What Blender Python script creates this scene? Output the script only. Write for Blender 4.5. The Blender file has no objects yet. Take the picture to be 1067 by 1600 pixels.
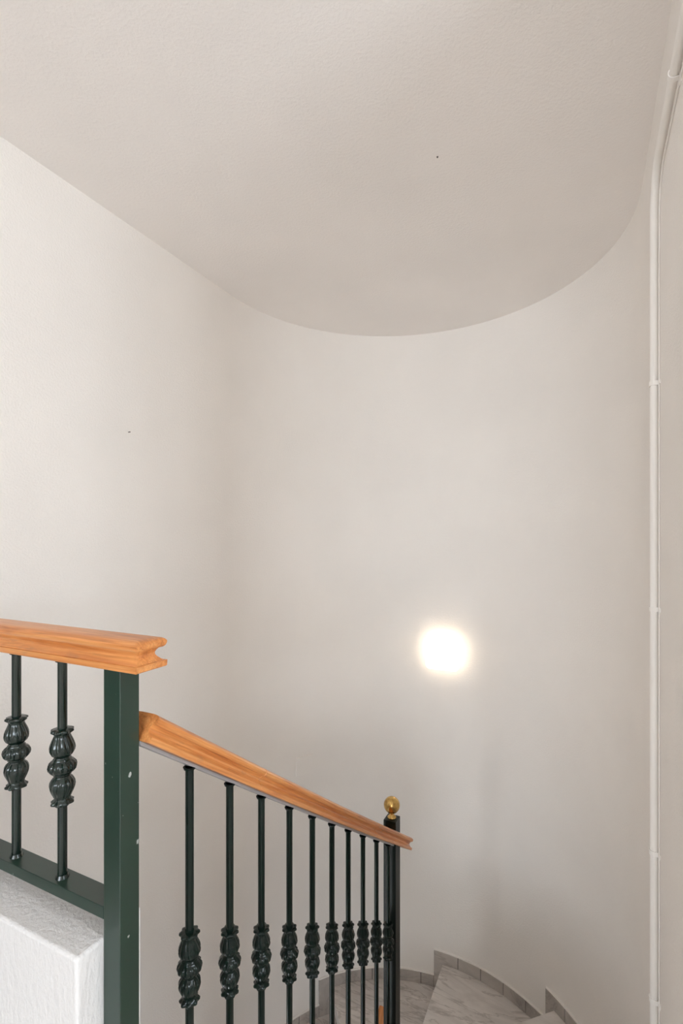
import bpy, math, random
from mathutils import Vector, Matrix
R = math.radians
C = bpy.context.scene.collection
SC = bpy.context.scene
random.seed(4)
EYE = 1.24            # eye height above the landing; the numbers below are heights relative to the eye

# ------------------------------------------------------------------ camera
cam_d = bpy.data.cameras.new('camera'); cam = bpy.data.objects.new('camera', cam_d); C.objects.link(cam)
cam_d.sensor_fit = 'VERTICAL'; cam_d.sensor_height = 36.0; cam_d.sensor_width = 24.0
cam_d.lens = 780 / 1600 * 36.0
cam_d.shift_y = 42 / 1600
cam_d.clip_start = 0.02
cam.location = (0, 0, EYE)
cam.rotation_euler = (R(90), 0, R(26))
SC.camera = cam

# ------------------------------------------------------------------ daylight, exposure
w = bpy.data.worlds.new('world'); SC.world = w; w.use_nodes = True
bg = w.node_tree.nodes['Background']
bg.inputs['Color'].default_value = (0.81, 0.905, 1.0, 1)
bg.inputs['Strength'].default_value = 12.6
def portal(name, loc, rot, sx, sy):
    l = bpy.data.lights.new(name, 'AREA'); l.shape = 'RECTANGLE'; l.size = sx; l.size_y = sy
    l.cycles.is_portal = True
    o = bpy.data.objects.new(name, l); C.objects.link(o); o.location = loc; o.rotation_euler = rot
    return o
portal('window_daylight', (2.02, 0.375, EYE + 0.28), (0, R(90), 0), 1.15, 0.95)          # window in the far right wall
portal('fill_daylight_back', (0.00, -4.62, EYE + 0.45), (R(90), 0, 0), 2.9, 1.2)     # unseen window added behind the camera as fill light
portal('fill_daylight_lower', (-1.26, 0.19, EYE - 2.80), (R(90), 0, 0), 0.28, 1.2)   # unseen narrow opening added on the lower floor to brighten the low walls

vs = SC.view_settings
SC.display_settings.display_device = 'sRGB'
vs.view_transform = 'Standard'; vs.look = 'None'; vs.gamma = 1.0; vs.use_curve_mapping = False
vs.exposure = 0.0
LAMP_STRENGTH = 3.0
SC.cycles.max_bounces = 16; SC.cycles.diffuse_bounces = 12

# ------------------------------------------------------------------ materials
def mat(name, col, rough=0.6, metal=0.0, coat=0.0, spec=0.5):
    m = bpy.data.materials.new(name); m.use_nodes = True
    b = m.node_tree.nodes['Principled BSDF']
    b.inputs['Base Color'].default_value = (*col, 1); b.inputs['Roughness'].default_value = rough
    b.inputs['Metallic'].default_value = metal; b.inputs['Coat Weight'].default_value = coat
    b.inputs['Coat Roughness'].default_value = 0.12
    b.inputs['Specular IOR Level'].default_value = spec
    return m, m.node_tree, b
def N(nt, typ, **kw):
    n = nt.nodes.new(typ)
    for k, v in kw.items():
        if k.startswith('i_'): n.inputs[k[2:].replace('_', ' ')].default_value = v
        else: setattr(n, k, v)
    return n
def coords(nt, scale=(1, 1, 1)):
    t = N(nt, 'ShaderNodeTexCoord'); mp = N(nt, 'ShaderNodeMapping'); mp.inputs['Scale'].default_value = scale
    nt.links.new(t.outputs['Object'], mp.inputs['Vector']); return mp.outputs['Vector']
def noise(nt, vec, scale, detail=3, rough=0.5, dist=0.0):
    n = N(nt, 'ShaderNodeTexNoise'); n.inputs['Scale'].default_value = scale; n.inputs['Detail'].default_value = detail
    n.inputs['Roughness'].default_value = rough; n.inputs['Distortion'].default_value = dist
    nt.links.new(vec, n.inputs['Vector']); return n.outputs['Fac']
def ramp(nt, fac, stops):
    r = N(nt, 'ShaderNodeValToRGB'); e = r.color_ramp.elements
    while len(e) < len(stops): e.new(0.5)
    for x, (p, c) in zip(e, stops): x.position = p; x.color = (*c, 1)
    nt.links.new(fac, r.inputs['Fac']); return r.outputs['Color']
def bump(nt, b, h, strength, dist):
    n = N(nt, 'ShaderNodeBump'); n.inputs['Strength'].default_value = strength; n.inputs['Distance'].default_value = dist
    nt.links.new(h, n.inputs['Height']); nt.links.new(n.outputs['Normal'], b.inputs['Normal'])
def mix(nt, fac, a, b_, mode='MIX'):
    n = N(nt, 'ShaderNodeMix', data_type='RGBA', blend_type=mode)
    if isinstance(fac, float): n.inputs[0].default_value = fac
    else: nt.links.new(fac, n.inputs[0])
    for i, v in ((6, a), (7, b_)):
        if isinstance(v, tuple): n.inputs[i].default_value = (*v, 1)
        else: nt.links.new(v, n.inputs[i])
    return n.outputs[2]

def plaster(name, col, scale, strength, dist, stretch=(1, 1, 1)):
    m, nt, b = mat(name, col, 0.72, spec=0.25)
    v = coords(nt, stretch)
    a = noise(nt, v, scale, 4, 0.6); c = noise(nt, coords(nt), 2.2, 3, 0.5)
    lo = tuple(x * 0.965 for x in col)
    nt.links.new(ramp(nt, c, [(0.35, lo), (0.65, col)]), b.inputs['Base Color'])
    bump(nt, b, a, strength, dist)
    return m
M_wall = plaster('wall_plaster', (0.872, 0.835, 0.793), 150, 0.7, 0.0026)
M_ceil = plaster('ceiling_plaster', (0.885, 0.848, 0.815), 110, 0.5, 0.0030)
M_curb = plaster('curb_plaster', (0.75, 0.735, 0.725), 90, 0.75, 0.005, (1.0, 1.0, 0.45))
M_paint, nt, b = mat('white_gloss_paint', (0.865, 0.832, 0.793), 0.5, spec=0.3)
bump(nt, b, noise(nt, coords(nt), 60, 3), 0.25, 0.0012)
M_dark, nt, b = mat('dark_hole', (0.16, 0.14, 0.13), 0.8)

M_wood, nt, b = mat('varnished_pine', (0.6, 0.25, 0.08), 0.38, coat=0.25)
v = coords(nt, (1.6, 26, 26)); g = noise(nt, v, 2.4, 5, 0.62, 0.6)
v2 = coords(nt, (5, 160, 160)); g2 = noise(nt, v2, 2.0, 3, 0.6)
base = ramp(nt, g, [(0.28, (0.38, 0.12, 0.032)), (0.45, (0.66, 0.25, 0.070)), (0.6, (0.76, 0.34, 0.11)), (0.78, (0.52, 0.175, 0.045))])
fine = ramp(nt, g2, [(0.35, (0.80, 0.74, 0.68)), (0.65, (1, 1, 1))])
col = mix(nt, 1.0, base, fine, 'MULTIPLY')
wear = ramp(nt, noise(nt, coords(nt, (1, 3.5, 3.5)), 9.0, 5, 0.65), [(0.60, (0, 0, 0)), (0.70, (1, 1, 1))])
sep = N(nt, 'ShaderNodeSeparateColor'); nt.links.new(wear, sep.inputs[0])
wm = N(nt, 'ShaderNodeMath', operation='MULTIPLY'); wm.inputs[1].default_value = 0.40; nt.links.new(sep.outputs[0], wm.inputs[0])
col = mix(nt, wm.outputs[0], col, (0.30, 0.165, 0.085))
nt.links.new(col, b.inputs['Base Color'])
bump(nt, b, g2, 0.12, 0.0008)

def green(name, col, rough, chips, sp=0.5):
    m, nt, b = mat(name, col, rough, spec=sp)
    a = noise(nt, coords(nt), 95, 3, 0.6)
    if chips:
        c = ramp(nt, noise(nt, coords(nt, (1, 1, 0.6)), 75, 2, 0.5), [(0.735, col), (0.76, (0.42, 0.44, 0.42))])
        nt.links.new(c, b.inputs['Base Color'])
    bump(nt, b, a, 0.10, 0.0008)
    return m
M_green = green('green_gloss_paint', (0.0035, 0.010, 0.007), 0.13, False, 0.30)
M_post = green('green_post_paint', (0.011, 0.033, 0.022), 0.30, True, 0.75)
M_gloss = green('green_high_gloss_paint', (0.004, 0.013, 0.009), 0.13, False, 0.62)
M_newel = green('black_green_paint', (0.003, 0.007, 0.005), 0.42, False, 0.35)
M_strip, nt, b = mat('steel_strip_sheen', (0.36, 0.355, 0.36), 0.35)  # grey stands in for light reflected off the glossy green-black strip
M_brass, nt, b = mat('worn_brass', (0.62, 0.40, 0.13), 0.24, metal=1.0)
nt.links.new(ramp(nt, noise(nt, coords(nt), 45, 4, 0.6), [(0.35, (0.40, 0.24, 0.075)), (0.6, (0.72, 0.48, 0.17))]), b.inputs['Base Color'])

def marble(name, lo, hi, vein):
    m, nt, b = mat(name, hi, 0.30, coat=0.1)
    v = coords(nt, (1, 1, 1))
    n1 = noise(nt, coords(nt, (1.5, 5.5, 3)), 2.0, 7, 0.6, 0.9)
    base = ramp(nt, n1, [(0.3, lo), (0.55, hi), (0.7, tuple(min(1, x * 1.12) for x in hi))])
    n2 = noise(nt, coords(nt, (1.0, 4.6, 3)), 1.9, 8, 0.62, 0.9)
    vn = ramp(nt, n2, [(0.47, (1, 1, 1)), (0.497, vein), (0.52, (1, 1, 1))])
    nt.links.new(mix(nt, 0.85, base, vn, 'MULTIPLY'), b.inputs['Base Color'])
    return m
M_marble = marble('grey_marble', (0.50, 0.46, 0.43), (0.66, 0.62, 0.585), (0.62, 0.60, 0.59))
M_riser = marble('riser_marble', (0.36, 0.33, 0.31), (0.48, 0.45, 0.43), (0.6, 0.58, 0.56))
M_tile = marble('skirting_stone', (0.36, 0.325, 0.30), (0.47, 0.43, 0.395), (0.75, 0.73, 0.71))
M_grout, nt, b = mat('grout', (0.11, 0.10, 0.095), 0.9)

M_lamp = bpy.data.materials.new('lit_opal_glass'); M_lamp.use_nodes = True; nt = M_lamp.node_tree
b = nt.nodes['Principled BSDF']; b.inputs['Base Color'].default_value = (0.9, 0.88, 0.84, 1); b.inputs['Roughness'].default_value = 0.3
b.inputs['Emission Color'].default_value = (1.0, 0.83, 0.64, 1); b.inputs['Emission Strength'].default_value = LAMP_STRENGTH
M_dark_panel, nt, b = mat('dark_panel_brown', (0.045, 0.028, 0.020), 0.45)  # for the added dark panel on the left wall
M_frame, nt, b = mat('window_frame_white', (0.8, 0.8, 0.8), 0.4)

# ------------------------------------------------------------------ mesh helpers
class MB:
    def __init__(s): s.v = []; s.f = []; s.m = []; s.mi = 0
    def add(s, vs, fs):
        o = len(s.v); s.v += [tuple(p) for p in vs]
        for f in fs: s.f.append([i + o for i in f]); s.m.append(s.mi)
        return s
    def box(s, a, b):
        x0, y0, z0 = a; x1, y1, z1 = b
        return s.add([(x0,y0,z0),(x1,y0,z0),(x1,y1,z0),(x0,y1,z0),(x0,y0,z1),(x1,y0,z1),(x1,y1,z1),(x0,y1,z1)],
                     [(3,2,1,0),(4,5,6,7),(0,1,5,4),(1,2,6,5),(2,3,7,6),(3,0,4,7)])
    def prism(s, poly, z0, z1):
        area = sum(poly[i][0]*poly[(i+1)%len(poly)][1]-poly[(i+1)%len(poly)][0]*poly[i][1] for i in range(len(poly)))
        if area < 0: poly = poly[::-1]
        n = len(poly)
        return s.add([(x,y,z0) for x,y in poly]+[(x,y,z1) for x,y in poly],
                     [tuple(range(n-1,-1,-1)), tuple(range(n,2*n))]+[(i,(i+1)%n,n+(i+1)%n,n+i) for i in range(n)])
    def rings(s, rs, cap=True):
        n = len(rs[0]); vs = [p for r in rs for p in r]; fs = []
        for k in range(len(rs)-1):
            for i in range(n):
                a = k*n+i; b2 = k*n+(i+1)%n
                fs.append((a, b2, b2+n, a+n))
        if cap: fs.append(tuple(range(n-1,-1,-1))); fs.append(tuple(range((len(rs)-1)*n, len(rs)*n)))
        return s.add(vs, fs)
    def lathe(s, prof, cx=0, cy=0, seg=32, lobe=None):
        rs = []
        for k, p in enumerate(prof):
            r, z = p[0], p[1]; am = p[2] if len(p) > 2 else 0; nl = p[3] if len(p) > 3 else 8; tw = p[4] if len(p) > 4 else 0
            rs.append([(cx+(r*(1+am*math.cos(nl*(2*math.pi*i/seg+tw))))*math.cos(2*math.pi*i/seg), cy+(r*(1+am*math.cos(nl*(2*math.pi*i/seg+tw))))*math.sin(2*math.pi*i/seg), z) for i in range(seg)])
        if rs[0][0][2] > rs[-1][0][2]: rs = rs[::-1]
        return s.rings(rs)
    def tube(s, path, r, seg=14, squash=1.0):
        P = [Vector(p) for p in path]; rs = []; prev = None
        for i, p in enumerate(P):
            t = (P[min(i+1, len(P)-1)]-P[max(i-1, 0)]).normalized()
            if prev is None: nrm = t.orthogonal().normalized()
            else: nrm = (prev - t*prev.dot(t)).normalized()
            prev = nrm; bn = t.cross(nrm)
            rs.append([tuple(p+nrm*r*math.cos(2*math.pi*k/seg)+bn*r*math.sin(2*math.pi*k/seg)) for k in range(seg)])
        return s.rings(rs)
    def build(s, name, mats, parent=None, origin=None, local=False, smooth=None, bevel=0.0, up=EYE):
        if local: o = Vector((0,0,0)); up = 0
        else: o = Vector(origin) if origin is not None else (Vector(parent['_org']) if parent is not None else Vector((0,0,0)))
        me = bpy.data.meshes.new(name)
        me.from_pydata([(x-o[0], y-o[1], z-o[2]) for x,y,z in s.v], [], s.f)
        if not isinstance(mats, (list, tuple)): mats = [mats]
        for m in mats: me.materials.append(m)
        me.polygons.foreach_set('material_index', s.m)
        ob = bpy.data.objects.new(name, me); C.objects.link(ob)
        if parent is not None: ob.parent = parent
        if not local:
            if parent is None: ob.location = (o[0], o[1], o[2]+EYE)
            else:
                po = Vector(parent['_org']); ob.location = o-po
            ob['_org'] = [o[0], o[1], o[2]]
        if smooth is not None:
            for p in me.polygons: p.use_smooth = True
            if smooth > 0: me.set_sharp_from_angle(angle=R(smooth))
        if bevel:
            bm = ob.modifiers.new('bevel', 'BEVEL'); bm.width = bevel; bm.segments = 2; bm.limit_method = 'ANGLE'; bm.angle_limit = R(40)
        return ob
def tag(o, label, cat, group=None, kind=None):
    o['label'] = label; o['category'] = cat
    if group: o['group'] = group
    if kind: o['kind'] = kind
    return o
def thing(name, label, cat, org):
    o = bpy.data.objects.new(name, None); C.objects.link(o); o.empty_display_size = 0.05
    o.location = (org[0], org[1], org[2]+EYE); o['_org'] = list(org)
    return tag(o, label, cat)
def struct(mb, name, mats, **kw):
    o = mb.build(name, mats, **kw); o['kind'] = 'structure'; return o

# ------------------------------------------------------------------ the stairwell shell
LX, RX, CU, RAD = -1.578, 0.176, 2.0, 0.877
CX = (LX+RX)/2
CEIL, BOT = 1.21, -3.75
TH = 0.12
def arc(t, r=RAD): return (CX+r*math.cos(R(t)), CU+r*math.sin(R(t)))
# curved end wall: a thick half ring
m = MB(); NS = 72
inn = [arc(180*i/NS) for i in range(NS+1)]; out = [arc(180*i/NS, RAD+TH) for i in range(NS+1)]
vs_ = [(x,y,BOT) for x,y in inn]+[(x,y,CEIL) for x,y in inn]+[(x,y,BOT) for x,y in out]+[(x,y,CEIL) for x,y in out]
n = NS+1; fs_ = []
for i in range(NS):
    fs_ += [(i,i+1,n+i+1,n+i)[::-1], (2*n+i,2*n+i+1,3*n+i+1,3*n+i), (n+i,n+i+1,3*n+i+1,3*n+i)[::-1], (i,i+1,2*n+i+1,2*n+i)]
fs_ += [(0,n,3*n,2*n)[::-1], (NS,n+NS,3*n+NS,2*n+NS)]
m.add(vs_, fs_)
struct(m, 'wall_end', M_wall, smooth=35)
struct(MB().box((LX-TH,-4.72,BOT),(LX,2.0,CEIL)), 'wall_left', M_wall)
struct(MB().box((RX,0.98,-1.24),(RX+TH,2.0,CEIL)).box((RX,0.20,BOT),(RX+TH,2.0,-1.24)), 'wall_right', M_wall)
struct(MB().box((RX+TH,0.98,BOT),(2.12,1.10,CEIL)), 'wall_front', M_wall)
def wall_with_hole(name, axis, c0, c1, a0, a1, z0, z1, h0, h1, hz0, hz1):
    m = MB()
    for (p0,p1,q0,q1) in ((a0,h0,z0,z1),(h1,a1,z0,z1),(h0,h1,z0,hz0),(h0,h1,hz1,z1)):
        if axis == 'x': m.box((c0,p0,q0),(c1,p1,q1))
        else: m.box((p0,c0,q0),(p1,c1,q1))
    return struct(m, name, M_wall)
wall_with_hole('wall_right_far', 'x', 2.0, 2.12, -4.72, 0.98, -1.24, CEIL, -0.10, 0.85, -0.30, 0.85)
wall_with_hole('wall_back', 'y', -4.72, -4.60, LX, 2.0, -1.24, CEIL, -1.45, 1.45, -0.15, 1.05)  # hole for the added fill window

def window(name, axis, c, a0, a1, z0, z1):
    m = MB(); t = 0.045
    mid = (a0+a1)/2
    for (p0,p1,q0,q1) in ((a0,a0+t,z0,z1),(a1-t,a1,z0,z1),(a0,a1,z0,z0+t),(a0,a1,z1-t,z1),(mid-t/2,mid+t/2,z0,z1)):
        if axis == 'x': m.box((c,p0,q0),(c+0.05,p1,q1))
        else: m.box((p0,c-0.05,q0),(p1,c,q1))
    o = struct(m, name, M_frame)
    return o
d1 = MB().box((LX,-0.62,-1.24),(LX+0.035,0.22,0.80)); d1.mi = 0
struct(d1, 'dark_panel', M_dark_panel)  # unseen, added so the post's left face reflects something dark
window('window_1', 'x', 2.04, -0.10, 0.85, -0.30, 0.85)
window('fill_window_back', 'y', -4.64, -1.45, 1.45, -0.15, 1.05)  # frame of the window added for fill light
struct(MB().box((LX-TH,-4.72,CEIL),(2.12,3.0,CEIL+0.15)), 'ceiling', M_ceil)
m = MB().box((LX,-4.6,-1.40),(2.0,0.50,-1.24)); m.box((LX,0.50,-1.40),(RX,0.60,-1.24)); m.box((RX+TH,0.50,-1.40),(2.0,0.98,-1.24))
struct(m, 'floor', M_marble)
struct(MB().box((LX,0.30,-3.87),(RX,2.9,-3.75)), 'floor_lower', M_marble)
wall_with_hole('wall_lower', 'y', 0.20, 0.30, LX, RX, -3.75, -1.40, -1.40, -1.12, -3.40, -2.20)  # hole added to let fill daylight into the lower stairwell

# ------------------------------------------------------------------ staircase
st = thing('staircase', 'winding staircase of grey veined marble treads going down around the rounded end wall', 'staircase', (CX, CU, -3.75))
def hit_arc(p, d):
    # where the line p + t*d meets the inside of the wall
    px, py = p[0]-CX, p[1]-CU; r = RAD-0.001
    a = d[0]**2+d[1]**2; b2 = 2*(px*d[0]+py*d[1]); c = px*px+py*py-r*r
    t = (-b2+math.sqrt(b2*b2-4*a*c))/(2*a); q = (p[0]+t*d[0], p[1]+t*d[1])
    return math.degrees(math.atan2(q[1]-CU, q[0]-CX))
tC, tB, tA = hit_arc((-.66,2.158),(.111,.107)), hit_arc((-.745,2.02),(0,1)), hit_arc((-.76,1.92),(-.151,.176))
def arcpts(t0, t1, r=RAD-0.001, k=14): return [arc(t0+(t1-t0)*i/k, r) for i in range(k+1)]
IN_R, IN_L = -0.688, -0.752
e = 0.001
winders = [   # name, level, polygon (plan), riser line of its front nosing, height of next level down
 ('C', -2.315, [(IN_R,2.0),(RX-e,2.0)]+arcpts(0,tC)+[(-.66,2.158),(IN_R,2.10)], ((-.66,2.158),arc(tC,RAD-e)), -2.473),
 ('B', -2.473, [(-.66,2.13)]+arcpts(tC-2,tB)+[(-.745,2.02)], ((-.745,2.02),arc(tB,RAD-e)), -2.622),
 ('A', -2.622, [(-.735,2.00)]+arcpts(tB-2,tA)+[(-.76,1.92)], ((-.76,1.92),arc(tA,RAD-e)), -2.768),
 ('L', -2.768, [(IN_L,1.90)]+arcpts(tA-2,180)+[(LX+e,1.98),(IN_L,1.88)], ((IN_L,1.88),(LX+e,1.98)), -2.92),
]
def rot_in(line, d):
    (x0,y0),(x1,y1) = line; L = math.hypot(x1-x0, y1-y0); nx, ny = -(y1-y0)/L, (x1-x0)/L
    return nx*d, ny*d
def step(poly, z, line, znext, sgn):
    t = MB().prism(poly, z-0.03, z).build('tread', M_marble, st, bevel=0.004)
    (x0,y0),(x1,y1) = line; nx, ny = rot_in(line, 1.0); nx *= sgn; ny *= sgn   # n points back under the tread
    a, bq = 0.022, 0.042
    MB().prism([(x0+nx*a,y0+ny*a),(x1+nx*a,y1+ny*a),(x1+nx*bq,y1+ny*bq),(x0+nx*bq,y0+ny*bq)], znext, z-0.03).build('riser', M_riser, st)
for nm, z, poly, line, zn in winders: step(poly, z, line, zn, -1)
for nm, z, poly, line, zn in winders:
    cxx = sum(p[0] for p in poly)/len(poly); cyy = sum(p[1] for p in poly)/len(poly)
    MB().prism([(cxx+(x-cxx)*0.93, cyy+(y-cyy)*0.93) for x,y in poly], z-0.21, z-0.031).build('step_body', M_wall, st)
# right flight: six straight treads up to the landing
lev = [-2.16, -2.006, -1.853, -1.70, -1.547, -1.393]
for k, z in enumerate(lev):
    u1 = 2.0-0.225*k; u0 = u1-0.225
    MB().box((IN_R, u0-0.0, z-0.03),(RX-e, u1+0.02, z)).build('tread', M_marble, st, bevel=0.004)
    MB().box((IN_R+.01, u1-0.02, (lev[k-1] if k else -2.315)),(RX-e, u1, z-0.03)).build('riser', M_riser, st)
    MB().box((IN_R+.01, u0+.001, z-0.20),(RX-e, u1-0.021, z-0.031)).build('step_body', M_wall, st)
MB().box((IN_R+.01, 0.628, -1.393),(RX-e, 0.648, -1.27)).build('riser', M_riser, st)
MB().box((IN_R+.01, 0.60, -1.27),(RX-e, 0.67, -1.24)).build('tread', M_marble, st, bevel=0.004)
# left flight going down under the landing
for k in range(5):
    z = -2.92-0.155*k; u1 = 1.98-0.225*k; u0 = u1-0.225
    MB().box((LX+e, u0-0.02, z-0.03),(IN_L, u1, z)).build('tread', M_marble, st, bevel=0.004)
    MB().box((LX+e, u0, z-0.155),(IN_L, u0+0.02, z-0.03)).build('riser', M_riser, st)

# stepped stone skirting on the curved wall
def skirt(name, t0, t1, z, zlow, hgt=0.066, riser_at=None, joints=9.0, j0=0.0):
    m = MB(); ro, ri = RAD-0.0005, RAD-0.010
    def blk(a, b_, za, zb, r1=ro, r0=ri, k=5):
        pts = [arc(a+(b_-a)*i/k, r1) for i in range(k+1)]+[arc(b_-(b_-a)*i/k, r0) for i in range(k+1)]
        m.prism(pts, za, zb)
    lo, hi = min(t0,t1), max(t0,t1)
    m.mi = 1; blk(lo, hi, z, z+hgt-0.001, ro, ri+0.003, 24)
    m.mi = 0
    a = lo
    edges = [lo]; x = lo+(j0 if j0 else joints)
    while x < hi-1.2: edges.append(x); x += joints
    edges.append(hi)
    for p, q in zip(edges[:-1], edges[1:]): blk(p+0.14, q-0.14, z+0.001, z+hgt)
    # upright piece beside the riser on the high-angle end
    if zlow is not None: blk(hi-4.4, hi, zlow, z+hgt+0.0002)
    m.mi = 2; blk(lo, hi, z+hgt+0.0003, z+hgt+0.007, ro, ri+0.0015, 24)
    return struct(m, name, [M_tile, M_grout, M_paint], smooth=30)
skirt('baseboard_right', 2, 52.9, -2.315, -2.473, j0=7)
skirt('baseboard_end', 52.9, 96.2, -2.473, -2.622, j0=8.0, joints=8.7)
skirt('baseboard_far', 96.2, 141.6, -2.622, -2.768, j0=5.0, joints=9.5)
skirt('baseboard_left', 141.6, 178, -2.768, -2.92, j0=8.5)

# ------------------------------------------------------------------ low wall (curb) at the landing edge
m = MB(); m.box((LX, 0.545, -1.40),(-0.748, 0.678, -0.690))
cb = struct(m, 'wall_low', M_curb)
bv = cb.modifiers.new('bevel','BEVEL'); bv.width = 0.006; bv.segments = 4
for p in cb.data.polygons: p.use_smooth = True
cb.data.set_sharp_from_angle(angle=R(50))

# ------------------------------------------------------------------ railing kit
HW = 0.034
PROF = [(0.0,0.0015),(0.0015,0.0004),(0.010,0.0),(0.0108,0.0002),(0.0112,0.0050),(0.0140,0.0080),(0.0180,0.0118),(0.0215,0.0142),(0.0255,0.0145),(0.029,0.0128),
        (0.0315,0.0108),(0.0335,0.0092),(0.0340,0.0045),(0.0370,0.0018),(0.0415,0.0003),(0.0445,0.0004),(0.0475,0.0028),(0.0500,0.0068),(0.0514,0.0120),(0.0520,0.020)]
def baluster_bits(parent, x, y, zc, ztop, zbot, M_green=M_green, first={}):
    """round bar with a cast double-bulb collar; collar is a sub-part of the bar"""
    bar = MB().tube([(x,y,zbot),(x,y,ztop)], 0.0085, 16).build('baluster', M_green, parent, origin=(x,y,zc), smooth=40)
    MB().lathe([(0.0118, ztop-0.004),(0.0130, ztop)], x, y, 16).build('weld', M_green, bar, origin=(x,y,zc), smooth=40)
    MB().lathe([(0.0125, zbot),(0.0098, zbot+0.006)], x, y, 16).build('weld', M_green, bar, origin=(x,y,zc), smooth=40)
    key = M_green.name
    if key not in first:
        L = 0.143; q = []
        # radius, height, lobe amplitude, lobes, twist
        half = [(0.0090,.5,0,8),(0.0160,.494,.05,8),(0.0190,.482,.08,8),(0.0193,.462,.08,8),(0.0165,.442,.04,8),(0.0140,.425,.02,14),(0.0140,.40,.03,14),(0.0158,.37,.035,14),(0.0186,.325,.04,14),
                (0.0208,.28,.04,14),(0.0216,.24,.04,14),(0.0208,.20,.04,14),(0.0182,.162,.035,14),(0.0148,.138,.02,14),(0.0132,.122,0,14),(0.0150,.110,.0,14),(0.0163,.098,.0,14),
                (0.0160,.086,0,14),(0.0200,.070,.02,14),(0.0232,.038,.05,14),(0.0240,0.0,.06,14)]
        for r, h, am, nl in half: q.append((r, h*L, am, nl, 0.9*h))
        for r, h, am, nl in half[::-1][1:]: q.append((r, -h*L, am, nl, 0.9*h))
        k = MB(); k.lathe([(a, c, d, e_, f) for a, c, d, e_, f in q], 0, 0, 84)
        me = bpy.data.meshes.new('collar')
        me.from_pydata(k.v, [], k.f); me.materials.append(M_green)
        for p in me.polygons: p.use_smooth = True
        first[key] = me
    c = bpy.data.objects.new('collar', first[key]); C.objects.link(c); c.parent = bar
    c.rotation_euler = (0, 0, random.uniform(0, 0.8))
    return bar

# ---- landing railing
PX0, PX1, PY0, PY1 = -0.7475, -0.7070, 0.5950, 0.6355
up = thing('landing_railing', 'level green steel railing with a thick varnished wooden handrail standing on the white low wall', 'railing', (-0.727, 0.615, -0.69))
HB = -0.2206
m = MB()
x0, x1, y0, y1 = LX+0.001, -0.654, 0.581, 0.649
nr = []
for h, ins in PROF:
    nr.append([(x0,y0+ins,HB+h),(x1-ins,y0+ins,HB+h),(x1-ins,y1-ins,HB+h),(x0,y1-ins,HB+h)])
# bring rail geometry to a local frame so that the grain runs along X
m.rings(nr)
hr = m.build('handrail', M_wood, up, origin=(-1.1, 0.615, HB), smooth=28)
MB().box((x0+.0005,0.600,HB-0.006),(PX0,0.630,HB)).build('mounting_strip', M_green, up)
ps = MB().box((PX0,PY0,-1.62),(PX1,PY1,HB)).build('post', M_post, up, bevel=0.0012)
MB().box((LX+0.001,PY0,-0.658),(PX0,PY1,-0.636)).build('bottom_rail', M_post, up, bevel=0.001)
for x in (-0.885, -1.026, -1.167, -1.308, -1.449): baluster_bits(up, x, 0.615, -0.4275, HB-0.006, -0.636, M_gloss)
for o in (ps,): o['label'] = 'square green post with chipped paint'

# ---- stair railing
RY = -0.718
def rail_sweep(name, parent, pts, joints, lat, mirror=1, up_z=0.0):
    """pts: (u, z of the underside); profile upright, swept along the slope; local X runs along the rail"""
    A = Vector((lat, pts[0][0], pts[0][1])); Bv = Vector((lat, pts[-1][0], pts[-1][1]))
    d = (Bv-A).normalized(); side = Vector((1,0,0)) if d.y > 0 else Vector((-1,0,0))
    upv = side.cross(d)
    Mx = Matrix((d, -side, upv)).transposed()       # columns: local X, Y, Z
    st_ = []
    for i in range(len(pts)-1):
        p = pts[i]; q = pts[i+1]; k = 6
        for j in range(k+(i == len(pts)-2)):
            f = j/k; st_.append((p[0]+(q[0]-p[0])*f, p[1]+(q[1]-p[1])*f, 0.0))
    for jt in joints:
        z = None
        for i in range(len(pts)-1):
            lo, hi = sorted((pts[i][0], pts[i+1][0]))
            if lo <= jt <= hi: z = pts[i][1]+(pts[i+1][1]-pts[i][1])*(jt-pts[i][0])/(pts[i+1][0]-pts[i][0])
        for du, ins in ((-.0016,0.0),(-.0003,.0022),(.0003,.0022),(.0016,0.0)): st_.append((jt+du, z+du*(pts[1][1]-pts[0][1])/(pts[1][0]-pts[0][0]), ins))
    st_.sort(key=lambda s: s[0]*(1 if d.y > 0 else -1))
    inv = Mx.transposed(); m = MB(); rs = []
    for u, z, g in st_:
        o = Vector((lat, u, z))-A; lo = inv @ o; ring = []
        outl = [(-(HW-ins-g), h*0.93-(g if h > .05 else 0)) for h, ins in PROF]
        outl = outl+[(-y, h) for y, h in outl[::-1]]
        ring = [(lo.x, y, lo.z+h) for y, h in outl]
        rs.append(ring)
    m.rings(rs[::1])
    ob = m.build(name, M_wood, parent, local=True, smooth=28)
    bmx = ob.data
    po = Vector(parent['_org'])
    ob.matrix_basis = Matrix.Translation(A-po) @ Mx.to_4x4()
    return ob
sr = thing('stair_railing', 'sloping green steel railing with wooden handrail and a brass ball, running down beside the stairs', 'railing', (RY, 1.9675, -2.622))
pts = [(0.637,-0.357),(1.0,-0.6115),(1.4,-0.889),(1.77,-1.142),(2.105,-1.368)]
rail_sweep('handrail', sr, pts, [0.972, 1.70], RY)
def zr(u):
    for (a, za), (b_, zb) in zip(pts[:-1], pts[1:]):
        if u <= b_: return za+(zb-za)*(u-a)/(b_-a)
def slope_bar(name, mat_, parent, lat, hw, pu, th_, bevel=0.0):
    m = MB(); rs = []
    for u, z in pu: rs.append([(lat-hw,u,z-th_),(lat+hw,u,z-th_),(lat+hw,u,z),(lat-hw,u,z)])
    if pu[0][0] < pu[-1][0]: rs = rs[::-1]
    m.rings(rs); return m.build(name, mat_, parent, bevel=bevel)
NX0, NX1, NY0, NY1 = -0.7525, -0.6990, 1.940, 1.996
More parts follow.
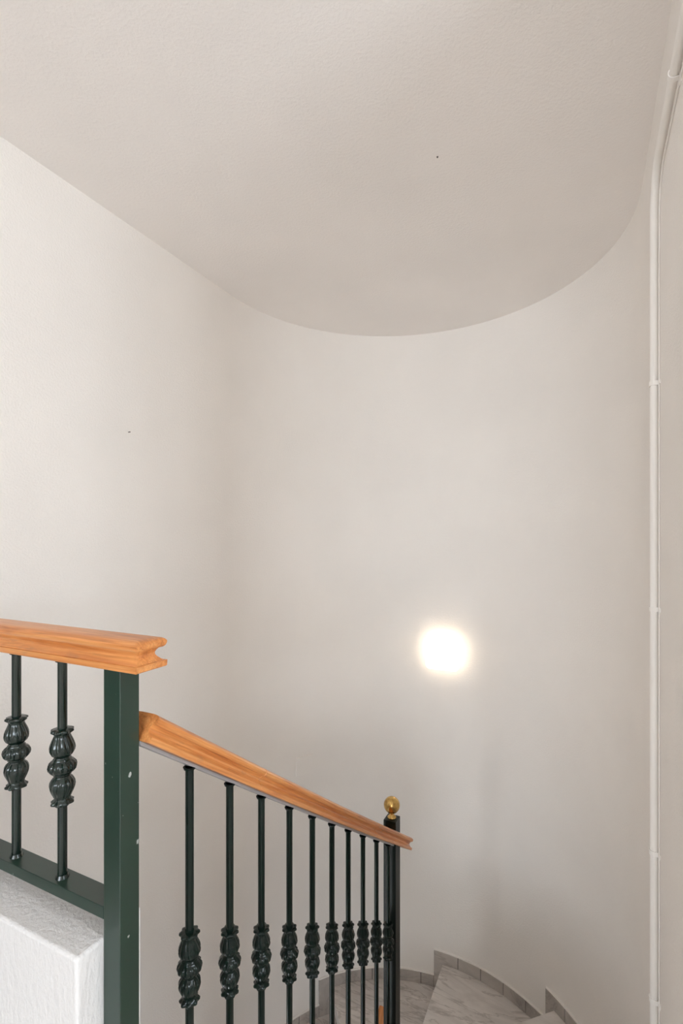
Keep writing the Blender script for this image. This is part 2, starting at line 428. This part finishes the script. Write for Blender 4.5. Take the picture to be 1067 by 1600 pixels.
slope_bar('mounting_strip', M_strip, sr, RY, 0.013, [(u, z-0.0005) for u, z in pts[:-1]]+[(1.939, zr(1.939)-0.0005)], 0.007)
KN = [(0.772,-0.863),(0.899,-0.949),(1.021,-1.030),(1.151,-1.119),(1.277,-1.205),(1.403,-1.290),(1.524,-1.370),(1.648,-1.454),(1.777,-1.541),(1.902,-1.630)]
slope_bar('bottom_rail', M_green, sr, RY, 0.0175, [(0.636,-1.175),(NY0,-2.063)], 0.018)
for u, z in KN: baluster_bits(sr, RY, u, z, zr(u)-0.0085, z-0.405)
nw = MB().box((NX0,NY0,-3.08),(NX1,NY1,-1.166)).build('newel_post', M_newel, sr, bevel=0.0015)
nc = ((NX0+NX1)/2, (NY0+NY1)/2)
m = MB(); z0 = -1.166
prof = [(0.0165,0.0),(0.0185,0.002),(0.0185,0.005),(0.0150,0.009),(0.0100,0.013),(0.0085,0.018),(0.0095,0.022)]
rb = 0.0335; zc_ = 0.022+rb-0.0015
for i in range(21):
    a = -math.pi/2+0.29+(math.pi-0.29)*i/20; prof.append((max(rb*math.cos(a), 0.0002), zc_+rb*math.sin(a)))
m.lathe([(r, z0+h) for r, h in prof], nc[0], nc[1], 36)
fn = m.build('finial', M_brass, nw, smooth=50); fn['label'] = 'brass ball finial'
# ---- return railing of the flight below
rr = thing('lower_stair_railing', 'wooden handrail of the lower flight, a sliver seen just left of the newel post foot', 'railing', (-0.7775, 1.2, -3.75))
rp = [(2.07,-2.085),(1.6,-2.409),(1.10,-2.753)]
rail_sweep('handrail', rr, rp, [], -0.7785)
slope_bar('mounting_strip', M_green, rr, -0.7785, 0.012, [(1.10,-2.7542),(2.05,-2.100)], 0.006)
for k in range(7):
    u = 1.90-0.12*k; z = -2.085-0.689*(2.07-u)
    baluster_bits(rr, -0.7785, u, z-0.40, z-0.0075, -2.92-0.155*int((1.98-u)/0.225))

# ------------------------------------------------------------------ wall lamp
wl = thing('wall_lamp', 'lit square opal glass lamp glowing warm white on the curved end wall', 'wall lamp', (-0.737, 2.873, -0.652))
def rbox(m, x0, x1, z0, z1, ya, yb, r, k=5):
    def ring(y, ins):
        out = []
        for cx_, cz_, a0 in ((x1-r,z1-r,0),(x0+r,z1-r,90),(x0+r,z0+r,180),(x1-r,z0+r,270)):
            for j in range(k+1):
                a = R(a0+90*j/k); out.append((cx_+(r-ins)*math.cos(a), y, cz_+(r-ins)*math.sin(a)))
        return out
    d = yb-ya; return m.rings([ring(ya, 0), ring(ya+d*0.70, 0), ring(ya+d*0.86, 0.004), ring(ya+d*0.96, 0.011), ring(yb, 0.020)])
m = MB(); rbox(m, -0.820, -0.650, -0.740, -0.564, 2.876, 2.852, 0.022); m.build('base_plate', M_paint, wl, smooth=40)
m = MB(); rbox(m, -0.830, -0.640, -0.750, -0.554, 2.852, 2.800, 0.026); m.build('diffuser', M_lamp, wl, smooth=40)

# ------------------------------------------------------------------ small things on the walls
def on_arc(t, r=RAD): return arc(t, r)
t0_, t1_ = 144.0, 151.0
tm = (t0_+t1_)/2; pc = arc(tm, RAD-0.003); tx = Vector((-math.sin(R(tm)), math.cos(R(tm)), 0)); nx_ = Vector((math.cos(R(tm)), math.sin(R(tm)), 0))
m = MB(); hw_ = 0.054
P = Vector((pc[0], pc[1], -1.291))
vv = []
for s_ in (-0.0035, 0.006):
    for a_, b_ in ((-1,-1),(1,-1),(1,1),(-1,1)): vv.append(tuple(P+tx*hw_*a_+Vector((0,0,1))*0.051*b_+nx_*s_))
m.add(vv, [(0,1,2,3),(7,6,5,4),(4,5,1,0),(5,6,2,1),(6,7,3,2),(7,4,0,3)])
tag(m.build('cover_plate', M_wall, origin=tuple(P), bevel=0.001), 'square blank cover plate painted like the wall, above the sloping handrail', 'cover plate')
m = MB().tube([(LX,1.366,0.41),(LX+0.010,1.366,0.411)], 0.0018, 8); m.lathe([(0.0025,0.4085),(0.0025,0.4105)], LX+0.008, 1.366, 10)
tag(m.build('nail', M_dark, origin=(LX,1.366,0.41)), 'tiny dark nail in the white left wall', 'nail')
m = MB().lathe([(0.0022,CEIL-0.003),(0.003,CEIL)], -0.420, 1.554, 10)
tag(m.build('screw', M_dark, origin=(-0.42,1.554,CEIL)), 'tiny dark screw in the ceiling', 'screw')

# white conduit on the right wall
cd = thing('conduit', 'white painted conduit pipe running up the right wall and bending along under the ceiling', 'pipe', (0.165, 1.545, -1.85))
PXc, PR = 0.1635, 0.0095
path = [(PXc,1.545,z) for z in (-1.853,-1.2,-0.6,0,0.4,0.80)]
path += [(PXc, 1.445+0.10*math.cos(R(a)), 0.85+0.10*math.sin(R(a))) for a in range(0, 91, 9)]
path += [(PXc,1.3,0.950),(PXc,0.985,0.950)]
MB().tube(path, PR, 20).build('pipe', M_paint, cd, smooth=60)
def clip(u, z, horiz):
    m = MB(); rs = []
    for k in range(11):
        a = R(90+18*k) if True else 0
        ri, ro = PR+0.0003, PR+0.0022
        rs.append((math.cos(a), math.sin(a)))
    w_ = 0.006
    def P3(a, b_, s_):   # a: towards the room, b: across the pipe, s: along
        return (PXc+a, u+s_, z+b_) if horiz else (PXc+a, u+b_, z+s_)
    outer = [(RX-PXc, PR+0.013),(RX-PXc-0.002, PR+0.013),(RX-PXc-0.002, PR+0.002)]+[(c_*(PR+0.0022), s_*(PR+0.0022)) for c_, s_ in rs]+[(RX-PXc-0.002,-PR-0.002),(RX-PXc-0.002,-PR-0.013),(RX-PXc,-PR-0.013)]
    inner = [(RX-PXc, PR+0.0003)]*3+[(c_*(PR+0.0003), s_*(PR+0.0003)) for c_, s_ in rs]+[(RX-PXc,-PR-0.0003)]*3
    for i in range(len(outer)-1):
        q = [outer[i], outer[i+1], inner[i+1], inner[i]]
        m.add([P3(a,b_,-w_) for a,b_ in q]+[P3(a,b_,w_) for a,b_ in q], [(0,1,2,3),(7,6,5,4),(0,4,5,1),(1,5,6,2),(2,6,7,3),(3,7,4,0)])
    m.build('clip', M_paint, cd)
clip(1.215, 0.950, True)
for z in (0.409, -0.185, -0.826, -1.215): clip(1.545, z, False)
m = MB(); random.seed(9)
cp = [(0.1735, 1.531+random.uniform(-.002,.002), z) for z in [-1.85+0.12*i for i in range(22)]]
cp += [(0.1735, 1.441+0.088*math.cos(R(a)), 0.846+0.088*math.sin(R(a))) for a in range(10, 91, 10)]+[(0.1735,1.3,0.934),(0.1735,0.985,0.934)]
m.tube(cp, 0.0018, 8)
tag(m.build('cable', M_paint, origin=(0.172,1.523,-1.85), smooth=60), 'thin white painted cable beside the conduit on the right wall', 'cable')
for o in bpy.data.objects:
    if '_org' in o: del o['_org']
